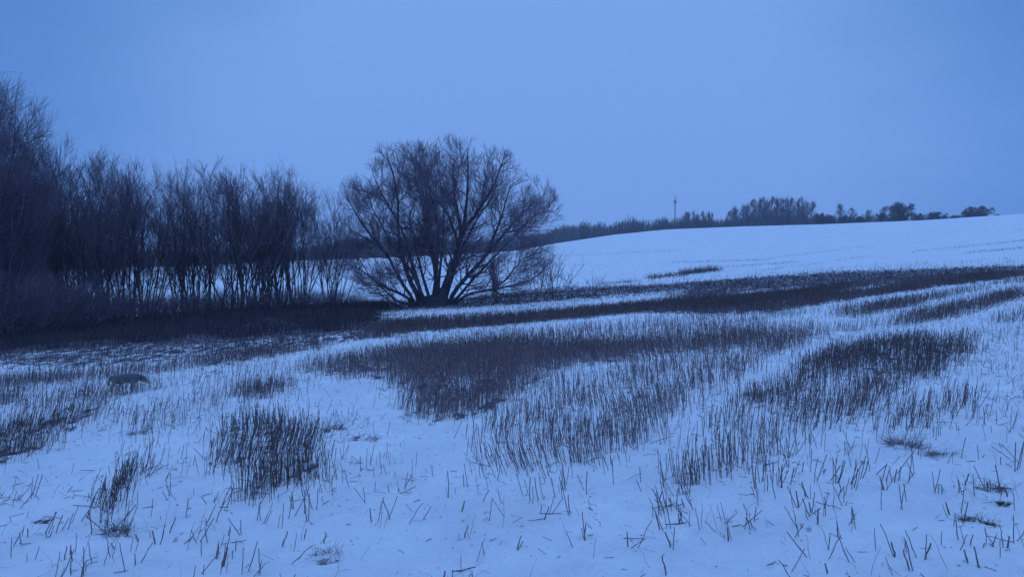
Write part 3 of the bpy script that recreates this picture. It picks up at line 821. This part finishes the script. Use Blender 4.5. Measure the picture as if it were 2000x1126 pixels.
def build_shrubs():
    vs_ = [shrub_mesh(2.0, 2.6, 46, 500 + k, r=.014) for k in range(4)]
    # (column, depth, scale)
    xs = [(px, np.interp(px, [-60, 60, 160, 300, 600, 705], [28, 30, 34, 39, 43, 46]) + (i % 3) * .9, np.interp(px, [-60, 60, 160, 300, 600, 705], [1.9, 1.8, 1.3, 1.0, .92, .55]) * (.85 + .3 * ((i * 7) % 5) / 5)) for i, px in enumerate(range(-60, 706, 27))]
    for i, (px, D, s) in enumerate(xs):
        x, y = along(px, D)
        o = link("bush", vs_[i % 4], loc=(x, y, float(ground_z(x, y))), rz=i * 1.7); o.scale = (s, s, s * (0.95 if i % 2 else .8))
        tag(o, "dark leafless bush at the foot of the tree row, %s from the left edge" % ORD[i], "bush", "low dark bushes under the tree row")
    def one(px, row, H, W, n, seed, lab, m=None, r=.012, name="shrub", D=None):
        x, y = at(px, row) if D is None else along(px, D)
        o = link(name, shrub_mesh(H, W, n, seed, m, r), loc=(x, y, float(ground_z(x, y)))); tag(o, lab, name.replace("_", " "))
    one(1080, 568, 2.7, 1.6, 11, 41, "thin upright bare shrub right of the large willow against the snow", D=47, r=.02)
    one(1052, 568, 2.9, 1.8, 9, 42, "thin bare shrub touching the right side of the large willow", D=46, r=.02)
    one(1160, 562, 1.3, .9, 5, 43, "small lone bare shrub standing before the snowy hill", D=55, r=.012)
    one(1110, 566, 1.1, .8, 4, 44, "tiny bare shrub between the thin shrubs and the lone small shrub", D=52, r=.012)
    # the sapling in front of the willow's right side
    t, c = multistem(2.9, 1.7, 2, 71, splay=12, dense=1.8, base=.08, r=.05, t0a=.3, kb=7, kc=6)
    x, y = at(972, 592)
    tree_parts(t, c, "young_tree", "small dark sapling with a dense round crown in front of the willow", "tree", None, (x, y, float(ground_z(x, y))))
    # weed patches on the hillside
    for k, (x0, x1, r0, r1, n, hh, lab) in enumerate([(1268, 1330, 543, 537, 90, .45, "low thin strip of dark weeds on the lower hillside, left of the dense one"),
                                        (1330, 1402, 535, 527, 190, .6, "dense dark patch of weeds on the lower hillside"),
                                        (1165, 1250, 556, 548, 60, .25, "faint broken strip of weeds at the bottom of the hillside")]):
        g = np.random.default_rng(900 + k)
        X = []; Y = []
        for u in g.random(n):
            x, y = at(x0 + (x1 - x0) * u, r0 + (r1 - r0) * u + g.normal() * 1.2); X.append(x); Y.append(y)
        X = np.array(X); Y = np.array(Y); ox, oy = X.mean(), Y.mean(); oz = float(ground_z(ox, oy))
        Xs = np.repeat(X, 4) + g.normal(size=n * 4) * .25; Ys = np.repeat(Y, 4) + g.normal(size=n * 4) * .4
        Z = ground_z(Xs, Ys); N = len(Xs); a = g.random(N) * 2 * PI; ln = g.random(N) * .9
        Dv = np.stack([np.cos(a) * np.sin(ln), np.sin(a) * np.sin(ln), np.cos(ln)], -1)
        P, R = grow(np.stack([Xs - ox, Ys - oy, Z - oz - .03], -1), Dv, hh * (.25 + .9 * g.random(N) ** 2), np.full(N, .016), np.full(N, .006), 3, .15, -.05)
        o = link("weed_patch", make_mesh("weed_patch", [strands_data(P, R, 3, .5 + .5 * g.random(N))], M_GRASS, False), loc=(ox, oy, oz)); tag(o, lab, "weeds", kind="stuff")
    # scattered dry weeds along the edge of the field and faint old rows on the hillside
    g = np.random.default_rng(31); X = []; Y = []; H = []
    for _ in range(240):
        px = 1100 + 900 * g.random(); D = np.interp(px, PXK, DEK) + g.normal() * 1.5 + 1; x, y = along(px, D); X.append(x); Y.append(y); H.append(.25 + .6 * g.random() ** 2)
    for (x0, r0, x1, r1, n) in ((1095, 500, 1330, 489, 170), (1310, 512, 1500, 508, 150), (1400, 522, 1560, 512, 130), (1500, 505, 1700, 480, 100), (1780, 492, 2000, 470, 170), (1880, 495, 2000, 484, 110), (1480, 530, 1700, 500, 80), (1600, 462, 2000, 448, 90)):
        for u in g.random(n * 2):
            x, y = at(x0 + (x1 - x0) * u, r0 + (r1 - r0) * u + g.normal() * 1.1); X.append(x); Y.append(y); H.append(.05 + .12 * g.random())
    X = np.array(X); Y = np.array(Y); H = np.array(H)
    P = stalk_lines(X, Y, H, np.abs(g.normal(size=len(X))) * .25, 2); r = np.where(H > .2, .009, .012); R = np.stack([r, r * .8, r * .4], 1)
    o = link("dry_weeds", make_mesh("dry_weeds", [strands_data(P, R, 3, .5 + .5 * g.random(len(X)))], M_GRASS, False))
    tag(o, kind="stuff", label="scattered thin dry weeds on the hillside and along the field edge", cat="weeds")
build_shrubs()

# ------------------------------------------------------------------ trees beyond the ridge
def far_tree(H, W, kind, seed):
    """kind: birch (one tall stem, narrow crown) or round"""
    global rng
    rng = np.random.default_rng(seed)
    nst = {"birch": 1, "round": 8, "bush": 18}[kind]
    S = np.zeros((nst, 3)); S[:, 2] = -.5
    if kind == "bush": S[:, 0] = rng.normal(size=nst) * W * .17; S[:, 1] = rng.normal(size=nst) * W * .17
    a = rng.random(nst) * 2 * PI; ln = np.zeros(nst) + (.03 if nst == 1 else .75) * rng.random(nst)
    Dv = np.stack([np.cos(a) * np.sin(ln), np.sin(a) * np.sin(ln), np.cos(ln)], -1)
    P0, R0 = grow(S, Dv, np.full(nst, H * (.97 if nst == 1 else .8)), np.full(nst, {1: .17, 8: .16, 18: .07}[nst]), np.full(nst, .04), 8, .03, .03)
    trunk = make_mesh("trunk", [strands_data(P0, R0, 5, np.full(nst, .9))], M_BARK)
    lo = {"birch": .18, "round": .12, "bush": .0}[kind]
    def inside(p):
        zz = p[:, 2] / H; rr = np.hypot(p[:, 0], p[:, 1]) / (W / 2)
        if kind == "birch": lim = np.clip(np.interp(zz, [lo, .4, .7, .9, 1.0], [.4, 1, .9, .5, .12]), 0, 1)
        else: lim = np.where(zz < .4, .8 + .5 * np.clip(zz, 0, .4), np.sqrt(np.clip(1 - ((zz - .4) / .62) ** 2, 0, 1)))
        return (rr < lim) & (zz < 1.01) & (zz > lo * .5)
    parts = []
    S, D2, L2, rr = sprout(P0, R0, {1: 30, 8: 16, 18: 9}[nst], lo, 1, (25, 50), .2 * H, .42 * H)
    P1, R1 = grow(S, D2, L2, np.maximum(rr * .4, .035), np.full(len(rr), .02), 4, .1, .09); P1, R1 = clip_env(P1, R1, inside)
    parts.append(strands_data(P1, R1, 3, .6 + .6 * rng.random(len(P1))))
    S, D2, L2, rr = sprout(P1, R1, 9, .1, 1, (20, 50), .08 * H, .2 * H)
    P2, R2 = grow(S, D2, L2, np.full(len(rr), .036), np.full(len(rr), .022), 3, .12, .1); P2, R2 = clip_env(P2, R2, inside)
    parts.append(strands_data(P2, R2, 3, .6 + .6 * rng.random(len(P2))))
    S, D2, L2, rr = sprout(P2, R2, 4, .1, 1, (20, 50), .04 * H, .1 * H)
    P3, R3 = grow(S, D2, L2, np.full(len(rr), .026), np.full(len(rr), .016), 2, .12, .1); P3, R3 = clip_env(P3, R3, inside)
    parts.append(strands_data(P3, R3, 3, .6 + .6 * rng.random(len(P3))))
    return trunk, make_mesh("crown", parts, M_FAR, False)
def place_far(protos, px, top, D, W, label, group, name, cache, key, cat="tree"):
    x, y = along(px, D); z = float(ground_z(x, y))
    Z = EYE + (D * cp) * 0 + 0  # top height from the row of the photograph
    b = -(top - 563) / F; ztop = EYE + D * ((-sp + b * cp) / (cp + b * sp))
    H = ztop - z
    t, c, H0, W0 = protos[key]
    sc = (W / W0, W / W0, H / H0)
    rz = (px * 7.3) % 6.28
    if key not in cache:
        cache[key] = tree_parts(t, c, name, label, cat, group, (x, y, z), rz); cache[key].scale = sc
    else:
        r = copy_tree(cache[key], (x, y, z), rz, sc, label); r.name = name
        if group: r["group"] = group
        elif "group" in r: del r["group"]
def build_far():
    pr = {}
    for k in range(4): pr["b%d" % k] = (*far_tree(16, 6.0, "birch", 700 + k), 16, 6.0)
    pr["r0"] = (*far_tree(9, 9, "round", 720), 9, 9)
    for k in range(2): pr["u%d" % k] = (*far_tree(5, 9, "bush", 730 + k), 5, 9)
    cache = {}
    g = np.random.default_rng(4)
    # tall clump
    cols = [1426, 1438, 1449, 1460, 1470, 1479, 1488, 1497, 1505, 1514, 1523, 1533, 1542, 1552, 1562, 1573, 1584]
    tops = [408, 402, 397, 392, 385, 382, 381, 384, 380, 380, 383, 379, 382, 384, 381, 387, 390]
    for i, (px, tp) in enumerate(zip(cols, tops)):
        place_far(pr, px, tp, 275 + g.random() * 30, 5.6, "tall bare birch in the dense clump on the skyline, %s from its left" % ORD[i], "birches in the tall clump on the ridge", "birch_tree", cache, "b%d" % (i % 4))
    # second row inside the clump thickens it
    for i, px in enumerate([1433, 1455, 1475, 1493, 1511, 1528, 1547, 1567]):
        place_far(pr, px, 396 + 4 * g.random(), 330, 5, "bare birch at the back of the dense skyline clump, %s from its left" % ORD[i], "birches at the back of the clump", "birch_tree", cache, "b%d" % ((i + 2) % 4))
    singles = [(1637, 394, 4.2, "b1", "slender bare birch standing alone right of the dense skyline clump"),
               (1660, 404, 4.4, "b2", "shorter bare birch just right of the slender lone one"),
               (1694, 406, 4.0, "b3", "small narrow bare tree midway between the slender birch and the round tree"),
               (1727, 400, 5.0, "b0", "bare tree touching the left side of the round skyline tree"),
               (1716, 412, 4.0, "r0", "low bare bushy tree left of the round skyline tree"),
               (1762, 390, 9.4, "r0", "large round bare tree on the skyline right of the birches"),
               (1792, 414, 5.0, "u1", "low bush touching the right foot of the round skyline tree"),
               (1826, 411, 8.0, "u0", "dome-shaped bush on the ridge right of the round tree"),
               (1866, 419, 4.0, "u1", "tiny bush on the ridge between two dome-shaped bushes"),
               (1909, 399, 9.8, "u1", "rightmost large dome-shaped bush on the ridge"),
               (1888, 411, 5.0, "u0", "small bush leaning on the left of the rightmost dome-shaped bush"),
               (1600, 412, 5.0, "r0", "bushy tree at the right foot of the dense skyline clump"),
               (1618, 416, 5.0, "u1", "low bare bush between the dense clump and the slender birch"),
               (1676, 420, 4.0, "u0", "low bush right of the shorter lone birch"),
               (1650, 417, 5.0, "u1", "low bush at the foot of the slender lone birch"),
               (1742, 415, 5.0, "u0", "low bush at the left foot of the round skyline tree"),
               (1944, 417, 1.6, "u1", "very small bush at the right end of the ridge hedge")]
    for px, tp, W, key, lab in singles:
        place_far(pr, px, tp, 240 if key[0] in "ru" else 262, W * (1.0 if key[0] in "ru" else 1.1), lab, None, "bush" if ("bush" in lab and "bushy" not in lab) else "bare_tree", cache, key, "bush" if ("bush" in lab and "bushy" not in lab) else "tree")
    # small trees left of the clump that stand out of the wood
    for i, (px, tp) in enumerate([(1338, 410), (1346, 408), (1354, 409), (1362, 411), (1372, 409), (1380, 408), (1388, 413)]):
        place_far(pr, px, tp, 340, 4.4, "slim bare tree rising out of the wood right of the mast, %s from the left" % ORD[i], "slim trees right of the mast", "bare_tree", cache, "b%d" % (i % 4))
    # the wood beyond the hill: reads as one mass
    tp_px = [-200, 0, 300, 600, 700, 760, 850, 930, 1000, 1060, 1100, 1150, 1200, 1230, 1290, 1340, 1420, 1500, 1600, 1700, 1800, 1900, 1960]
    tp_rw = [482, 488, 486, 480, 462, 455, 455, 462, 455, 450, 436, 433, 434, 421, 420, 417, 422, 412, 416, 417, 418, 417, 424]
    parts = []; 
    for row in range(5):
        D0 = 350 + row * 35
        n = 170
        px = -200 + 2150 * (np.arange(n) + g.random(n) * 1.2) / n
        for p in px:
            D = D0 + g.normal() * 8; x, y = along(p, D); z = float(ground_z(x, y))
            tp = np.interp(p, tp_px, tp_rw) + g.normal() * 2.2 + 9 * (float(fbm(p / 26, row * 7.3, 5, 2)) - .5) + (p > 1240) * 3 + row * .4
            ztop = EYE + (470 - tp) / F * D
            H = max(ztop - z, 4)
            ns = 60
            wc = 2.2 + 3.2 * g.random() + .05 * H; hc = min(H * .75, wc * (1.4 + g.random()))
            a = g.random(ns) * 2 * PI; q = g.random(ns) ** .5; lv = g.random(ns) ** .45
            tip = np.stack([x + np.cos(a) * q * wc, y + np.sin(a) * q * wc, ztop - hc + hc * np.sqrt(np.clip(1 - q * q, 0, 1)) * lv], -1)
            low = np.stack([x + np.cos(a) * q * wc * .25, y + np.sin(a) * q * wc * .25, z + (tip[:, 2] - z) * (.15 + .45 * g.random(ns))], -1)
            mid = low * .45 + tip * .55; mid[:, 2] -= .3
            P = np.stack([low, mid, tip], 1)
            R = np.stack([np.full(ns, .12), np.full(ns, .10), np.full(ns, .05)], 1)
            parts.append(strands_data(P, R, 3, (.45 + .5 * g.random(ns)) * (.7 + .5 * g.random())))
            P = np.array([[[x, y, z - .5], [x, y, z + H * .4], [x + g.normal() * .3, y, z + H * .8]]]); parts.append(strands_data(P, np.array([[.22, .15, .04]]), 3, np.array([.6])))
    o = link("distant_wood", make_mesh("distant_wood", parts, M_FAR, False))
    tag(o, kind="stuff", label="dark leafless wood stretching along the horizon behind the snowy hill", cat="wood")
build_far()

# ------------------------------------------------------------------ mast
def simple_mat(name, col, rough=.6):
    def f(n, b):
        nz = mk(n, "ShaderNodeTexNoise"); nz.inputs["Scale"].default_value = 3
        m = mk(n, "ShaderNodeMix", data_type='RGBA'); m.inputs[6].default_value = (*[c * .85 for c in col], 1); m.inputs[7].default_value = (*col, 1)
        n.links.new(nz.outputs["Fac"], m.inputs[0]); n.links.new(m.outputs[2], b.inputs["Base Color"]); b.inputs["Roughness"].default_value = rough
    return mat(name, f)
M_STEEL = simple_mat("galvanised_steel", (.22, .23, .25)); M_PANEL = simple_mat("antenna_white", (.85, .86, .88))
def build_mast():
    D = 640.; x, y = along(1317, D); zt = EYE + (470 - 383) / F * D; z = float(ground_z(x, y)); H = zt - z
    root = link("radio_mast", None, loc=(x, y, z)); tag(root, "thin grey radio mast with a white top rising behind the distant wood", "mast")
    one = np.ones(1)
    P = np.array([[[0, 0, -1], [0, 0, H * .5], [0, 0, H - 2.0]]]); link("pole", make_mesh("pole", [strands_data(P, np.array([[.75, .6, .42]]), 10, one)], M_STEEL), root)
    P = np.array([[[0, 0, H - 2.2], [0, 0, H - 2.1], [0, 0, H - .9], [0, 0, H], [0, 0, H + .05]]]); link("radome", make_mesh("radome", [strands_data(P, np.array([[.1, .9, 1.35, 1.1, .05]]), 14, one)], M_PANEL), root)
    P = np.array([[[0, 0, H - 9.2], [0, 0, H - 9.1], [0, 0, H - 8.9], [0, 0, H - 8.8]]]); link("platform", make_mesh("platform", [strands_data(P, np.array([[.3, 1.1, 1.1, .3]]), 12, one)], M_STEEL), root)
    for k in range(6):
        a = k * PI / 3; c, s = math.cos(a) * 1.15, math.sin(a) * 1.15; zz = H - 6.4 + (k % 2) * .6
        P = np.array([[[c, s, zz], [c, s, zz + .02], [c, s, zz + 2.2], [c, s, zz + 2.22]]]); link("antenna", make_mesh("antenna", [strands_data(P, np.array([[.02, .25, .25, .02]]), 6, one), strands_data(np.array([[[0, 0, zz + 1.1], [c, s, zz + 1.1]]]), np.array([[.08, .08]]), 5, one)], M_STEEL), root)
build_mast()

# ------------------------------------------------------------------ the animal trotting through the stubble
def fur_mat():
    def f(n, b):
        L = n.links.new
        tcn = mk(n, "ShaderNodeTexCoord"); sp_ = mk(n, "ShaderNodeSeparateXYZ"); L(tcn.outputs["Object"], sp_.inputs[0])
        nz = mk(n, "ShaderNodeTexNoise"); nz.inputs["Scale"].default_value = 14; L(tcn.outputs["Object"], nz.inputs["Vector"])
        ad = mk(n, "ShaderNodeMath", operation='MULTIPLY_ADD'); L(nz.outputs["Fac"], ad.inputs[0]); ad.inputs[1].default_value = .16; L(sp_.outputs["Z"], ad.inputs[2])
        cr = mk(n, "ShaderNodeValToRGB"); L(ad.outputs[0], cr.inputs[0])
        cr.color_ramp.elements[0].position = .16; cr.color_ramp.elements[0].color = (.50, .42, .38, 1)
        cr.color_ramp.elements[1].position = .36; cr.color_ramp.elements[1].color = (.11, .115, .125, 1)
        q = cr.color_ramp.elements.new(.25); q.color = (.30, .265, .25, 1)
        L(cr.outputs[0], b.inputs["Base Color"]); b.inputs["Roughness"].default_value = .95
        n2 = mk(n, "ShaderNodeTexNoise"); n2.inputs["Scale"].default_value = 160; L(tcn.outputs["Object"], n2.inputs["Vector"])
        bp = mk(n, "ShaderNodeBump"); bp.inputs["Strength"].default_value = .6; bp.inputs["Distance"].default_value = .01; L(n2.outputs["Fac"], bp.inputs["Height"]); L(bp.outputs[0], b.inputs["Normal"])
    return mat("grey_brown_fur", f)
M_FUR = fur_mat(); M_EAR = simple_mat("dark_ear_fur", (.07, .068, .065), .95); M_EYE = simple_mat("dark_eye", (.01, .01, .012), .2); M_NOSE = simple_mat("dark_nose", (.015, .013, .013), .4)
def skin_mesh(name, verts, edges, radii, root, m, sub=2):
    me = bpy.data.meshes.new(name); me.from_pydata(verts, edges, [])
    o = bpy.data.objects.new(name, me); C.objects.link(o)
    sk = o.modifiers.new("skin", 'SKIN'); sk.use_smooth_shade = True
    for i, r in enumerate(radii):
        d = me.skin_vertices[0].data[i]; d.radius = (r, r) if not isinstance(r, tuple) else r; d.use_root = (i == root)
    ss = o.modifiers.new("sub", 'SUBSURF'); ss.levels = sub; ss.render_levels = sub
    dg = bpy.context.evaluated_depsgraph_get(); dg.update()
    ev = o.evaluated_get(dg); res = bpy.data.meshes.new_from_object(ev)
    res.name = name; res.materials.clear(); res.materials.append(m)
    for p in res.polygons: p.use_smooth = True
    bpy.data.objects.remove(o); return res
def build_dog():
    V = []; E = []; R = []
    def a(v, r, p=None):
        V.append(v); R.append(r); i = len(V) - 1
        if p is not None: E.append((p, i))
        return i
    pel = a((-.21, 0, .285), (.078, .088))
    mid = a((-.08, 0, .275), (.080, .078), pel)
    ch = a((.07, 0, .262), (.088, .108), mid)
    wi = a((.15, 0, .285), (.070, .078), ch)
    nk = a((.215, 0, .278), .066, wi)
    hd = a((.275, 0, .258), (.060, .060), nk)
    st = a((.312, 0, .235), .044, hd)
    mz = a((.348, 0, .205), .031, st)
    ns = a((.380, 0, .182), .023, mz)
    tb = a((-.280, 0, .290), .032, pel); t1 = a((-.315, .005, .245), .026, tb); t2 = a((-.335, .01, .185), .024, t1); t3 = a((-.345, .012, .13), .013, t2)
    for s, dx in ((1, .05), (-1, -.035)):
        h = a((-.215, .055 * s, .225), .050, pel); kn = a((-.185 + dx, .06 * s, .155), .034, h); hk = a((-.245 + dx, .06 * s, .085), .020, kn); an = a((-.225 + dx, .06 * s, .02), .015, hk); pw = a((-.198 + dx, .06 * s, .010), .015, an)
        sh = a((.115, .055 * s, .205), .040, ch); el = a((.095 - dx, .058 * s, .145), .027, sh); wr = a((.115 - dx * 1.3, .058 * s, .07), .018, el); fa = a((.115 - dx * 1.5, .058 * s, .018), .014, wr); fp = a((.138 - dx * 1.5, .058 * s, .010), .015, fa)
    body = skin_mesh("body", V, E, R, 0, M_FUR)
    x, y = at(250, 766); z = float(gz(x, y))
    root = link("dog", None, loc=(x, y, z), rz=math.radians(4)); root.scale = (.92, .92, .92)
    tag(root, "grey brown dog trotting to the right with its head low through the stubble", "dog")
    link("body", body, root)
    def ell(name, c, r, m, rot=(0, 0, 0)):
        bm = bmesh.new(); bmesh.ops.create_icosphere(bm, subdivisions=2, radius=1)
        for v in bm.verts: v.co = Vector((v.co.x * r[0], v.co.y * r[1], v.co.z * r[2]))
        me = bpy.data.meshes.new(name); bm.to_mesh(me); bm.free(); me.materials.append(m)
        for p in me.polygons: p.use_smooth = True
        o = link(name, me, root, c); o.rotation_euler = rot; return o
    for s in (1, -1):
        ell("ear", (.255, .050 * s, .288), (.028, .010, .034), M_EAR, (.5 * s, .5, 0))
        ell("eye", (.322, .034 * s, .258), (.007, .006, .007), M_EYE)
    ell("nose", (.396, 0, .176), (.010, .011, .008), M_NOSE)
build_dog()

# ------------------------------------------------------------------ haze
def build_haze(density):
    bm = bmesh.new(); bmesh.ops.create_cube(bm, size=1)
    me = bpy.data.meshes.new("haze"); bm.to_mesh(me); bm.free()
    o = link("haze", me, loc=(0, 0, 20)); o.scale = (1960, 1960, 300)
    m = bpy.data.materials.new("haze_air"); m.use_nodes = True; n = m.node_tree; n.nodes.clear()
    out = n.nodes.new("ShaderNodeOutputMaterial"); v = n.nodes.new("ShaderNodeVolumePrincipled")
    v.inputs["Color"].default_value = (.96, .97, 1.0, 1); v.inputs["Density"].default_value = density
    n.links.new(v.outputs[0], out.inputs["Volume"]); me.materials.append(m)
    tag(o, kind="stuff")

build_haze(0.0004)
